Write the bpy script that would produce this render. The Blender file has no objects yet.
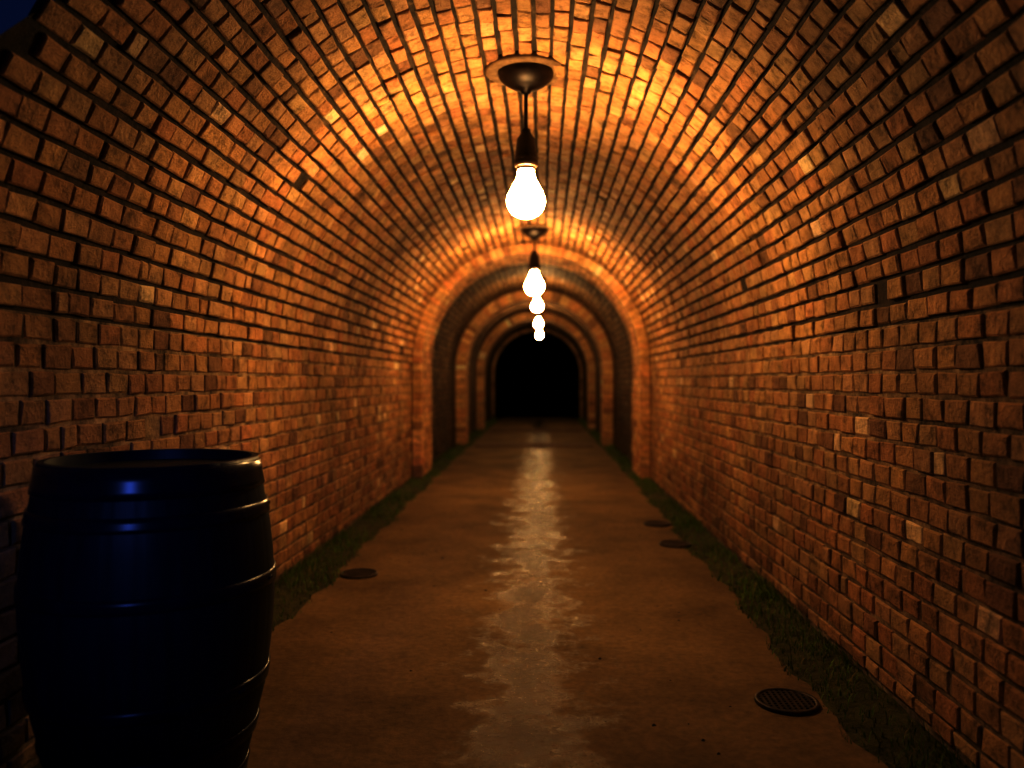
import bpy, math, random
import numpy as np
from mathutils import Vector
random.seed(7); R=random.Random(7)
sc=bpy.context.scene
EYE=1.16; CX=-0.12; RAD=1.4; SPR=1.38; YEND=24.9
ARC=math.pi*RAD; TOT=2*SPR+ARC
NC=84; CH=TOT/NC

# ---------- helpers ----------
def mat(name):
    m=bpy.data.materials.new(name); m.use_nodes=True
    nt=m.node_tree; b=nt.nodes['Principled BSDF']; return m,nt,b
def N(nt,t,**k):
    n=nt.nodes.new(t)
    for a,v in k.items():
        if a in n.inputs.keys(): n.inputs[a].default_value=v
        else: setattr(n,a,v)
    return n
def noise(nt,scale,detail=6,rough=.6,vec=None):
    n=nt.nodes.new('ShaderNodeTexNoise'); n.inputs['Scale'].default_value=scale
    n.inputs['Detail'].default_value=detail; n.inputs['Roughness'].default_value=rough
    if vec: nt.links.new(vec,n.inputs['Vector'])
    return n
def ramp(nt,src,stops):
    r=nt.nodes.new('ShaderNodeValToRGB'); e=r.color_ramp.elements
    e[0].position=stops[0][0]; e[0].color=stops[0][1]
    e[1].position=stops[-1][0]; e[1].color=stops[-1][1]
    for p,c in stops[1:-1]:
        q=e.new(p); q.color=c
    nt.links.new(src,r.inputs['Fac']); return r
def g(v): return (v,v,v,1)
def mul(nt,a,b,f=1.0,mode='MULTIPLY'):
    m=nt.nodes.new('ShaderNodeMix'); m.data_type='RGBA'; m.blend_type=mode
    m.inputs['Factor'].default_value=f
    nt.links.new(a,m.inputs[6]); nt.links.new(b,m.inputs[7]); return m.outputs[2]
def bump(nt,b,h,s,d):
    u=nt.nodes.new('ShaderNodeBump'); u.inputs['Strength'].default_value=s; u.inputs['Distance'].default_value=d
    nt.links.new(h,u.inputs['Height']); nt.links.new(u.outputs['Normal'],b.inputs['Normal'])
def mkobj(name,verts,faces,mats=(),fm=None,smooth=False,cols=None,parent=None):
    me=bpy.data.meshes.new(name); me.from_pydata(verts,[],faces)
    for m in mats: me.materials.append(m)
    if fm is not None: me.polygons.foreach_set('material_index',fm)
    if smooth: me.polygons.foreach_set('use_smooth',[True]*len(faces))
    if cols is not None:
        a=me.color_attributes.new('bcol','FLOAT_COLOR','POINT')
        a.data.foreach_set('color',np.array(cols,dtype=np.float32).ravel())
    me.update()
    o=bpy.data.objects.new(name,me); sc.collection.objects.link(o)
    if parent: o.parent=parent
    return o
def lathe(name,prof,seg,mt,parent=None,loc=(0,0,0),smooth=True,autos=None):
    vs=[];fs=[]
    for r,z in prof:
        for k in range(seg):
            a=2*math.pi*k/seg
            vs.append((loc[0]+r*math.cos(a),loc[1]+r*math.sin(a),loc[2]+z))
    for i in range(len(prof)-1):
        for k in range(seg):
            k2=(k+1)%seg
            fs.append((i*seg+k,i*seg+k2,(i+1)*seg+k2,(i+1)*seg+k))
    return mkobj(name,vs,fs,[mt],smooth=smooth,parent=parent)
def empty(name,loc=(0,0,0)):
    e=bpy.data.objects.new(name,None); sc.collection.objects.link(e); e.location=loc; e.empty_display_size=.1
    return e

# ---------- materials ----------
mb,nt,b=mat('brick')
at=N(nt,'ShaderNodeAttribute',attribute_name='bcol')
tc=N(nt,'ShaderNodeTexCoord')
n1=noise(nt,14,10,.75,tc.outputs['Object']); r1=ramp(nt,n1.outputs['Fac'],[(.34,g(.38)),(.48,g(.9)),(.68,g(1.2))])
n2=noise(nt,1.3,3,.5,tc.outputs['Object']); r2=ramp(nt,n2.outputs['Fac'],[(.3,g(.65)),(.65,g(1.1))])
c=mul(nt,at.outputs['Color'],r1.outputs['Color']); c=mul(nt,c,r2.outputs['Color'])
nt.links.new(c,b.inputs['Base Color'])
n3=noise(nt,45,6,.7,tc.outputs['Object'])
ad=N(nt,'ShaderNodeMath',operation='ADD'); nt.links.new(n1.outputs['Fac'],ad.inputs[0]); nt.links.new(n3.outputs['Fac'],ad.inputs[1])
bump(nt,b,ad.outputs[0],.95,.015)
r3=ramp(nt,n1.outputs['Fac'],[(.35,g(.8)),(.7,g(.55))]); nt.links.new(r3.outputs['Color'],b.inputs['Roughness'])
b.inputs['Specular IOR Level'].default_value=.22
def mortar(name,st):
    m,nt,b=mat(name)
    tc=N(nt,'ShaderNodeTexCoord')
    n1=noise(nt,9,7,.7,tc.outputs['Object']); r1=ramp(nt,n1.outputs['Fac'],st)
    nt.links.new(r1.outputs['Color'],b.inputs['Base Color']); b.inputs['Roughness'].default_value=.95
    n3=noise(nt,60,5,.7,tc.outputs['Object']); bump(nt,b,n3.outputs['Fac'],.8,.01)
    return m
mm=mortar('mortar_dark_and_shade',[(.35,(.012,.008,.005,1)),(.6,(.06,.04,.024,1)),(.78,(.26,.18,.11,1))])  # dark ceiling joints; also carries the painted shade of the far lining
mm2=mortar('mortar_lime',[(.34,(.05,.036,.022,1)),(.52,(.26,.19,.12,1)),(.70,(.56,.43,.29,1))])
# floor
mf,nt,b=mat('damp_concrete')
tc=N(nt,'ShaderNodeTexCoord')
n1=noise(nt,1.6,8,.65,tc.outputs['Object']); r1=ramp(nt,n1.outputs['Fac'],[(.3,(.15,.102,.048,1)),(.5,(.23,.160,.078,1)),(.7,(.30,.215,.11,1))])
n2=noise(nt,30,6,.7,tc.outputs['Object']); r2=ramp(nt,n2.outputs['Fac'],[(.3,g(.7)),(.6,g(1.05))])
c=mul(nt,r1.outputs['Color'],r2.outputs['Color'])
sx=N(nt,'ShaderNodeSeparateXYZ'); nt.links.new(tc.outputs['Object'],sx.inputs[0])
ax=N(nt,'ShaderNodeMath',operation='ADD'); nt.links.new(sx.outputs['X'],ax.inputs[0]); ax.inputs[1].default_value=.05
ab=N(nt,'ShaderNodeMath',operation='ABSOLUTE'); nt.links.new(ax.outputs[0],ab.inputs[0])
n4=noise(nt,4.5,9,.78,tc.outputs['Object'])
nn=N(nt,'ShaderNodeMath',operation='MULTIPLY_ADD'); nt.links.new(n4.outputs['Fac'],nn.inputs[0]); nn.inputs[1].default_value=1.5; nt.links.new(ab.outputs[0],nn.inputs[2])
rr=ramp(nt,nn.outputs[0],[(.74,g(.17)),(.86,g(.27)),(1.04,g(.70))]); nt.links.new(rr.outputs['Color'],b.inputs['Roughness'])
sp=ramp(nt,nn.outputs[0],[(.74,g(1.0)),(1.02,g(.12))]); nt.links.new(sp.outputs['Color'],b.inputs['Specular IOR Level'])
wt=ramp(nt,nn.outputs[0],[(.72,g(.5)),(1.0,g(1))]); c=mul(nt,c,wt.outputs['Color']); nt.links.new(c,b.inputs['Base Color'])
n5=noise(nt,11,10,.75,tc.outputs['Object']); bump(nt,b,n5.outputs['Fac'],.6,.026)
# soil
ms,nt,b=mat('soil')
tc=N(nt,'ShaderNodeTexCoord')
n1=noise(nt,12,8,.7,tc.outputs['Object']); r1=ramp(nt,n1.outputs['Fac'],[(.3,(.04,.038,.014,1)),(.7,(.15,.145,.045,1))])
nt.links.new(r1.outputs['Color'],b.inputs['Base Color']); b.inputs['Roughness'].default_value=1
bump(nt,b,n1.outputs['Fac'],1,.05)
# grass
mg,nt,b=mat('grass'); at=N(nt,'ShaderNodeAttribute',attribute_name='bcol')
nt.links.new(at.outputs['Color'],b.inputs['Base Color']); b.inputs['Roughness'].default_value=.8; b.inputs['Specular IOR Level'].default_value=.15
# near-black colour stands in for darkness beyond the tunnel; also drain beds
mk,nt,b=mat('painted_dark'); tc=N(nt,'ShaderNodeTexCoord'); n1=noise(nt,4,4,.6,tc.outputs['Object'])
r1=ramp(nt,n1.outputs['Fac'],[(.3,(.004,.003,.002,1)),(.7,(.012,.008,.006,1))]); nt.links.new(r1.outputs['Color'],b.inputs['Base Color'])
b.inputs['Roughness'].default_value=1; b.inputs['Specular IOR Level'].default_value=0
# bronze
mz,nt,b=mat('dark_bronze'); tc=N(nt,'ShaderNodeTexCoord'); n1=noise(nt,20,4,.6,tc.outputs['Object'])
r1=ramp(nt,n1.outputs['Fac'],[(.3,(.012,.006,.003,1)),(.7,(.035,.018,.009,1))]); nt.links.new(r1.outputs['Color'],b.inputs['Base Color'])
b.inputs['Metallic'].default_value=.3; b.inputs['Roughness'].default_value=.45
mp,nt,b=mat('plaster_ring'); tc=N(nt,'ShaderNodeTexCoord'); n1=noise(nt,25,6,.7,tc.outputs['Object'])
r1=ramp(nt,n1.outputs['Fac'],[(.3,(.10,.06,.03,1)),(.7,(.26,.17,.09,1))]); nt.links.new(r1.outputs['Color'],b.inputs['Base Color'])
b.inputs['Roughness'].default_value=.8
# bulb
me_,nt,b=mat('lit_bulb_glass')
b.inputs['Base Color'].default_value=(1,.8,.5,1)
b.inputs['Emission Color'].default_value=(1,.665,.31,1); b.inputs['Emission Strength'].default_value=240
# barrel
mw,nt,b=mat('black_stained_oak'); tc=N(nt,'ShaderNodeTexCoord')
mp_=N(nt,'ShaderNodeMapping'); mp_.inputs['Scale'].default_value=(12,12,.8); nt.links.new(tc.outputs['Object'],mp_.inputs[0])
n1=noise(nt,3,8,.7,mp_.outputs[0]); r1=ramp(nt,n1.outputs['Fac'],[(.3,(.004,.007,.012,1)),(.7,(.010,.017,.028,1))])
nt.links.new(r1.outputs['Color'],b.inputs['Base Color']); b.inputs['Roughness'].default_value=.45; b.inputs['Specular IOR Level'].default_value=.22
bump(nt,b,n1.outputs['Fac'],.12,.006)
mh,nt,b=mat('black_hoop_iron'); tc=N(nt,'ShaderNodeTexCoord'); n1=noise(nt,14,6,.7,tc.outputs['Object'])
r1=ramp(nt,n1.outputs['Fac'],[(.3,(.003,.005,.012,1)),(.7,(.008,.012,.026,1))]); nt.links.new(r1.outputs['Color'],b.inputs['Base Color'])
b.inputs['Roughness'].default_value=.26; b.inputs['Specular IOR Level'].default_value=.24
# cast iron
mi,nt,b=mat('rusty_cast_iron'); tc=N(nt,'ShaderNodeTexCoord'); n1=noise(nt,30,6,.7,tc.outputs['Object'])
r1=ramp(nt,n1.outputs['Fac'],[(.3,(.012,.008,.005,1)),(.7,(.09,.055,.03,1))]); nt.links.new(r1.outputs['Color'],b.inputs['Base Color'])
b.inputs['Metallic'].default_value=.3; b.inputs['Roughness'].default_value=.5

# ---------- tunnel ----------
def prof(s,off=0.0):
    if s<=SPR: return (CX-RAD+off, s),(1,0)
    if s>=SPR+ARC: return (CX+RAD-off, TOT-s),(-1,0)
    a=math.pi-(s-SPR)/RAD
    return (CX+(RAD-off)*math.cos(a), SPR+(RAD-off)*math.sin(a)),(-math.cos(a),-math.sin(a))
def yfront(s):
    if s<=SPR or s>=SPR+ARC: return .9
    ang=180-math.degrees((s-SPR)/RAD)
    if ang>75:
        v=2.05+(147-ang)*.0156
        v=max(.9,min(2.2,v))
        if ang<110: v=.9+(v-.9)*(ang-75)/35
        return v
    return .9
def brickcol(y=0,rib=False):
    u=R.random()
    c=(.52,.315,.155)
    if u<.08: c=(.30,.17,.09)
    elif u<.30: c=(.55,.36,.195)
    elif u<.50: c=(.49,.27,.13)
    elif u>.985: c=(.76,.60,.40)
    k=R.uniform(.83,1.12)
    if y>10.3 and not rib: k*=.33     # dim far section: shade painted into the brick colour
    if rib: k*=1.4  # rib bricks lightened in colour to stand for lamplit rings
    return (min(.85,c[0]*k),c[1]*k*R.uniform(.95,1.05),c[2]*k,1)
def add_brick(V,F,C,s0,s1,y0,y1,h,base=-.02,off=0.,jit=.0036,col=None,tl=.0035):
    i=len(V); ch=R.uniform(.003,.008)
    tilt=[R.uniform(-tl,tl*.7) for _ in range(4)]
    js=[(R.uniform(-jit,jit),R.uniform(-jit,jit)) for _ in range(4)]
    cs=[(s0,y0),(s1,y0),(s1,y1),(s0,y1)]
    sg=[(1,1),(-1,1),(-1,-1),(1,-1)]
    for lvl in range(3):
        for k in range(4):
            s,y=cs[k]; s+=js[k][0]; y+=js[k][1]
            hh=base if lvl==0 else (h-ch*.8+tilt[k] if lvl==1 else h+tilt[k])
            if lvl==2: s+=sg[k][0]*ch; y+=sg[k][1]*ch
            p,n=prof(s)
            V.append((p[0]+n[0]*(hh+off), y, p[1]+n[1]*(hh+off)))
            C.append(col)
    for l in (0,4):
        for k in range(4):
            k2=(k+1)%4
            F.append((i+l+k,i+l+k2,i+l+4+k2,i+l+4+k))
    F.append((i+8,i+9,i+10,i+11))
def lining(name,c0,c1,arch):
    V=[];F=[];C=[]
    J=.018 if arch else .014
    JY=.009 if arch else .011
    for ci in range(c0,c1):
        s0=ci*CH+J/2; s1=(ci+1)*CH-J/2
        if ci==0: s0=.03
        if ci==NC-1: s1=TOT-.03
        if arch: s0+=R.uniform(-.003,.004)
        yf=yfront((s0+s1)/2)
        y=.9-(.068 if ci%2 else 0)-R.uniform(0,.03)
        while y<YEND:
            L=.137*R.uniform(.86,1.12)
            if R.random()<.05: L*=.6
            a,bn=y+JY/2,y+L-JY/2
            if bn>YEND: bn=YEND
            if a>=yf-.01 and bn-a>.03 :
                if R.random()>.002 :
                    h=R.uniform(.006,.011)
                    if R.random()<.05: h+=R.uniform(.003,.008)
                    if arch: h+=R.uniform(.001,.010)
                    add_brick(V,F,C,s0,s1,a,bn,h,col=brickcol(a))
            y+=L
    nb=len(F)
    m0=len(V)
    for ci in range(c0,c1+1):
        s=ci*CH; p,n=prof(s); yf=yfront(s)
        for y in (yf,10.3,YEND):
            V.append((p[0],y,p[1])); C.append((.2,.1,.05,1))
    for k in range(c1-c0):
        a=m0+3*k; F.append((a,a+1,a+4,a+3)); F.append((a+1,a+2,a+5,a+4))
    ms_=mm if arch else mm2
    fm=[0]*nb+[1,2]*((len(F)-nb)//2)  # past the first rib the dark mortar continues the painted shade
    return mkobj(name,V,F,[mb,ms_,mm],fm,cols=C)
cl=round(SPR/CH); cr=NC-cl
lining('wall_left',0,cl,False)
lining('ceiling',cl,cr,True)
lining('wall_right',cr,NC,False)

def rib(y0,depth=.36,pr=.1,rows=2):
    V=[];F=[];C=[]
    for ci in range(NC):
        s0=ci*CH+.004; s1=(ci+1)*CH-.004
        if ci==0: s0=.03
        if ci==NC-1: s1=TOT-.03
        for q in range(rows):
            a=y0+depth*q/rows+.004; bn=y0+depth*(q+1)/rows-.004
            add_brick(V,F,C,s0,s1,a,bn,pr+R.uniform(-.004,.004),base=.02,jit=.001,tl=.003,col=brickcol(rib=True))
    nb=len(F); i=len(V)
    for ci in range(NC+1):
        s=min(max(ci*CH,.026),TOT-.026)
        for y,o in ((y0+.01,.02),(y0+.01,pr-.012),(y0+depth-.01,pr-.012),(y0+depth-.01,.02)):
            p,n=prof(s); V.append((p[0]+n[0]*o,y,p[1]+n[1]*o)); C.append((.2,.1,.05,1))
    for k in range(NC):
        for q in range(3):
            a=i+4*k+q; F.append((a,a+1,a+5,a+4))
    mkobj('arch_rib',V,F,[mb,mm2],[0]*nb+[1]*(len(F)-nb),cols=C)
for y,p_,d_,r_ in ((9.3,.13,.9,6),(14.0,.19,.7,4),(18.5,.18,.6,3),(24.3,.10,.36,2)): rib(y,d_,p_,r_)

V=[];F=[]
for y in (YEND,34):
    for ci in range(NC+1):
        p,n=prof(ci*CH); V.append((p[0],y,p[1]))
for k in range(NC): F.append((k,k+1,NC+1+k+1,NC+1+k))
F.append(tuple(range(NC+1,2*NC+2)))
mkobj('dark_shell_back',V,F,[mk])  # added black shell, darkness painted past the tunnel end
mkobj('dark_floor_back',[(CX-RAD,YEND,0),(CX+RAD,YEND,0),(CX+RAD,34,0),(CX-RAD,34,0)],[(0,1,2,3)],[mk])  # black floor continues the painted darkness

def hnoise(x,y): return .5*math.sin(x*5.1+y*2.3)+.3*math.sin(x*11-y*7.7)+.2*math.sin(y*17.3+x*3)
V=[];F=[]
ys=np.arange(-3,YEND+.01,.1)
def pl(y): return -1.22-.06*min(1,max(0,(y-3)/8))+.02*math.sin(y*3.1)+.018*math.sin(y*9.7+1)+.01*math.sin(y*23)
def pr_(y): return  1.02+.06*min(1,max(0,(y-3)/8))+.02*math.sin(y*2.7+2)+.018*math.sin(y*8.9)+.01*math.sin(y*21)
nx=14
for y in ys:
    l,r=pl(y),pr_(y)
    V.append((l,y,-.03))
    for k in range(nx+1): V.append((l+(r-l)*k/nx,y,0))
    V.append((r,y,-.03))
w=nx+3
for j in range(len(ys)-1):
    for k in range(w-1):
        a=j*w+k; F.append((a,a+1,a+w+1,a+w))
mkobj('floor',V,F,[mf])
for y0,dd in ((14.0,.7),(18.5,.6),(24.3,.36)):
    x0,x1=CX-RAD+.36,CX+RAD-.36
    V=[(x0,y0,.001),(x1,y0,.001),(x1,y0+dd,.001),(x0,y0+dd,.001),(x0+.01,y0+.01,.03),(x1-.01,y0+.01,.03),(x1-.01,y0+dd-.01,.03),(x0+.01,y0+dd-.01,.03)]
    mkobj('stone_threshold',V,[(4,5,6,7),(0,1,5,4),(1,2,6,5),(2,3,7,6),(3,0,4,7)],[mp])
def verge(name,left):
    V=[];F=[];m=5
    for y in ys:
        a,bn=(CX-RAD+.03,pl(y)-.002) if left else (pr_(y)+.002,CX+RAD-.03)
        for k in range(m+1):
            t=k/m; x=a+(bn-a)*t
            d=(1-t) if left else t
            V.append((x,y,-.008+.035*d+.008*hnoise(x*4,y*3)))
    w=m+1
    for j in range(len(ys)-1):
        for k in range(m):
            q=j*w+k; F.append((q,q+1,q+w+1,q+w))
    mkobj(name,V,F,[ms],smooth=True)
verge('soil_verge',True); verge('soil_verge.001',False)
mkobj('ground',[(-12,-6,-.04),(12,-6,-.04),(12,36,-.04),(-12,36,-.04)],[(0,1,2,3)],[ms])

BX,BY=-1.12,2.27
def grass(name,left,n):
    V=[];F=[];C=[]
    for _ in range(n):
        y=1.2+ (R.random()**1.5)*(YEND-2)
        cl_=.5+.5*math.sin(y*4.3+(0 if left else 2))*math.sin(y*1.7+.4)
        if R.random()>.15+.85*cl_: continue
        t=R.random()**1.5
        if left: x=CX-RAD+.03+t*(pl(y)-(CX-RAD)-.01)
        else: x=CX+RAD-.03-t*((CX+RAD)-pr_(y)-.01)
        if (x-BX)**2+(y-BY)**2<.38**2: continue
        z=-.0
        H=R.uniform(.02,.055)*(1.2-t*.85)*(1+.6*cl_); wd=R.uniform(.0012,.003)
        a=R.uniform(0,2*math.pi); lx,ly=math.cos(a),math.sin(a); ln=H*R.uniform(.2,.9)
        if left: lx=abs(lx) if x<CX-RAD+.08 else lx
        else: lx=-abs(lx) if x>CX+RAD-.08 else lx
        px,py=-ly*wd,lx*wd; i=len(V)
        V+= [(x-px,y-py,z),(x+px,y+py,z),(x+lx*ln*.35-px*.7,y+ly*ln*.35-py*.7,z+H*.65),(x+lx*ln*.35+px*.7,y+ly*ln*.35+py*.7,z+H*.65),(x+lx*ln,y+ly*ln,z+H)]
        F+= [(i,i+1,i+3,i+2),(i+2,i+3,i+4)]
        k=R.uniform(.5,1.3); c=(.17*k,.29*k,.06*k,1) if R.random()<.8 else (.26*k,.23*k,.08*k,1)
        C+= [c]*5
    mkobj(name,V,F,[mg],cols=C)
grass('grass_strip',True,26000); grass('grass_strip.001',False,26000)

# ---------- drain covers ----------
def drain(name,x,y,r=.112):
    e=empty(name,(x,y,0))
    lathe('frame',[(r,0),(r,.010),(r*.98,.014),(r*.88,.014),(r*.86,.009),(r*.86,0.002)],48,mi,e)
    lathe('bed',[(r*.87,.003),(.0005,.003)],48,mk,e)
    V=[];F=[]
    for k in range(-4,5):
        xx=k*r*.18; hl=math.sqrt(max(0,(r*.87)**2-xx*xx))
        for (ax0,ax1,ay0,ay1) in ((xx-r*.045,xx+r*.045,-hl,hl),(-hl,hl,xx-r*.035,xx+r*.035)):
            i=len(V)
            for z in (.003,.011 if ax1-ax0<.1*r else .0105):
                V+= [(ax0,ay0,z),(ax1,ay0,z),(ax1,ay1,z),(ax0,ay1,z)]
            F+= [(i+4,i+5,i+6,i+7),(i,i+1,i+5,i+4),(i+1,i+2,i+6,i+5),(i+2,i+3,i+7,i+6),(i+3,i,i+4,i+7)]
    mkobj('grating',V,F,[mi],parent=e)
drain('drain_cover',.885,2.91)
drain('drain_cover.001',-1.09,4.75)
drain('drain_cover.002',.95,5.7)
drain('drain_cover.003',.94,6.5)

V=[];F=[]
for _ in range(90):
    y=R.uniform(2.2,9); x=R.choice([R.uniform(pl(y)+.02,-.6),R.uniform(.5,pr_(y)-.02),R.uniform(-1,.9)])
    if abs(x-.9)<.15 or abs(x+1.08)<.15 and abs(y-4.8)<.2: continue
    r=R.uniform(.003,.009); i=len(V)
    for k in range(5):
        a=k*2*math.pi/5; V.append((x+r*math.cos(a)*R.uniform(.7,1.3),y+r*math.sin(a)*R.uniform(.7,1.3),0))
    V.append((x,y,r*.8))
    for k in range(5): F.append((i+k,i+(k+1)%5,i+5))
mkobj('gravel_scatter',V,F,[mi])

# ---------- barrel ----------
e=empty('barrel',(BX,BY,0))
H=.94
def brad(z):
    t=z/H
    p=[(0,.250),(.12,.274),(.3,.312),(.5,.333),(.62,.336),(.78,.325),(.9,.306),(1,.290)]
    for k in range(len(p)-1):
        if t<=p[k+1][0]:
            u=(t-p[k][0])/(p[k+1][0]-p[k][0])
            p0=p[max(k-1,0)][1];p1=p[k][1];p2=p[k+1][1];p3=p[min(k+2,len(p)-1)][1]
            return .5*((2*p1)+(-p0+p2)*u+(2*p0-5*p1+4*p2-p3)*u*u+(-p0+3*p1-3*p2+p3)*u**3)
    return p[-1][1]
NS=26; sub=8; seg=NS*sub
V=[];F=[]
zs=[H*k/40 for k in range(41)]
for z in zs:
    for k in range(seg):
        a=2*math.pi*k/seg; q=k%sub
        gr=.0012 if q==0 else 0
        V.append(((brad(z)-gr)*math.cos(a),(brad(z)-gr)*math.sin(a),z))
for rr_,z in ((.272,H),(.266,H-.035)):
    for k in range(seg):
        a=2*math.pi*k/seg; V.append((rr_*math.cos(a),rr_*math.sin(a),z))
for j in range(42):
    for k in range(seg):
        k2=(k+1)%seg; F.append((j*seg+k,j*seg+k2,(j+1)*seg+k2,(j+1)*seg+k))
o=mkobj('staves',V,F,[mw],parent=e,smooth=True)
o.data.polygons.foreach_set('use_smooth',[ (i//seg)<40 for i in range(len(F))])
V=[];F=[]
nb=7; rh=.266
for k in range(nb):
    x0=-rh+2*rh*k/nb+.0015; x1=-rh+2*rh*(k+1)/nb-.0015
    pts=[]
    M=8
    for q in range(M+1):
        x=x0+(x1-x0)*q/M; pts.append((x,math.sqrt(max(0,rh*rh-x*x))))
    poly=[(x,-y) for x,y in pts]+[(x,y) for x,y in reversed(pts)]
    i=len(V)
    V+=[(x,y,H-.03) for x,y in poly]; V+=[(x,y,H-.05) for x,y in poly]
    n=len(poly); F.append(tuple(range(i,i+n)))
    for q in range(n): F.append((i+q,i+(q+1)%n,i+n+(q+1)%n,i+n+q))
mkobj('head',V,F,[mw],parent=e)
lathe('base',[(.245,.02),(.001,.02)],64,mw,e)
for k,(z0,z1) in enumerate(((.015,.06),(.14,.18),(.29,.33),(.575,.615),(.775,.815),(.855,.933))):
    t=.006
    pf=[(brad(z0)-.002,z0)]+[(brad(z0+(z1-z0)*u)+t,z0+(z1-z0)*u) for u in (0.06,.3,.6,.94)]+[(brad(z1)-.002,z1)]
    lathe('hoop_%d'%(k+1),pf,96,mh,e)
    for q in range(2):
        zz=(z0+z1)/2; a=math.radians(-62+k*21); rr_=brad(zz)+t
        aa=a+(q-.5)*.05
        o=lathe('rivet_%d_%d'%(k+1,q+1),[(.006,0),(.005,.003),(.0005,.004)],10,mh,e)
        d=Vector((math.cos(aa),math.sin(aa),0)); o.location=(d.x*rr_*.999,d.y*rr_*.999,zz); o.rotation_euler=d.to_track_quat('Z','Y').to_euler()

# ---------- pendant lamps ----------
def lamp(i,x,y,dz,k=1.0):
    name='pendant_lamp' if i==0 else 'pendant_lamp.%03d'%i
    e=empty(name,(x,y,0))
    zc=SPR+math.sqrt(RAD**2-(x-CX)**2)
    lathe('ceiling_ring',[(.21,zc+.0),(.21,zc-.026),(.202,zc-.032),(.15,zc-.032),(.145,zc-.026)],48,mp,e)
    lathe('canopy',[(.142,zc-.02),(.142,zc-.045),(.134,zc-.06),(.105,zc-.085),(.07,zc-.105),(.03,zc-.115),(.022,zc-.135),(.001,zc-.135)],48,mz,e)
    zb=2.10+dz
    zs1=min(zb+.36,zc-.14)
    lathe('cord',[(.010,zs1-.02),(.010,zc-.12)],16,mz,e)
    top=zs1; bot=zb+.165*k
    lathe('socket',[(.001,top),(.022,top),(.026,top-.02),(.046,top-.05),(.056,bot+.055),(.056,bot+.04),(.061,bot+.036),(.061,bot+.004),(.056,bot),(.05,bot)],32,mz,e)
    lathe('bulb_cap',[(.05,bot+.002),(.044,bot-.004),(.046,bot-.01),(.042,bot-.016)],32,mz,e)
    pf=[(.040,.155),(.043,.13),(.052,.10),(.068,.07),(.085,.04),(.096,.012),(.099,-.01),(.095,-.035),(.083,-.06),(.062,-.082),(.034,-.095),(.0008,-.1)]
    lathe('bulb',[(r*k,zb+z*k) for r,z in pf],32,me_,e)
for i,(x,y,dz,k) in enumerate(((-.078,4.14,0,1),(-.07,8.4,.06,1),(-.06,12.5,.23,.85),(-.05,16.6,.25,.8),(-.04,20.8,.25,.8))): lamp(i,x,y,dz,k)

# ---------- blue night sky and barrel spot ----------
w=bpy.data.worlds.new('night'); sc.world=w; w.use_nodes=True
bg=w.node_tree.nodes['Background']; bg.inputs[0].default_value=(.012,.03,.12,1); bg.inputs[1].default_value=.5
ld=bpy.data.lights.new('blue_barrel_spot','SPOT'); ld.energy=230; ld.color=(.12,.24,1); ld.shadow_soft_size=.22; ld.spot_size=math.radians(20); ld.spot_blend=.8  # unseen spot added to put a blue highlight on the barrel
lo=bpy.data.objects.new('blue_barrel_spot',ld); sc.collection.objects.link(lo); lo.location=(-.75,-1.6,1.75)
lo.rotation_euler=(Vector((BX-.02,BY,.7))-Vector(lo.location)).to_track_quat('-Z','Y').to_euler()

# ---------- camera ----------
cd=bpy.data.cameras.new('camera'); cam=bpy.data.objects.new('camera',cd); sc.collection.objects.link(cam); sc.camera=cam
cd.sensor_width=36; cd.lens=800/1024*36
cam.location=(0,0,EYE)
cam.rotation_euler=(math.radians(90)-math.atan(3/800),0,math.atan(29/800))
cd.dof.use_dof=True; cd.dof.focus_distance=2.9; cd.dof.aperture_fstop=1.25
sc.view_settings.view_transform='Standard'
sc.view_settings.gamma=.58
sc.view_settings.exposure=.30
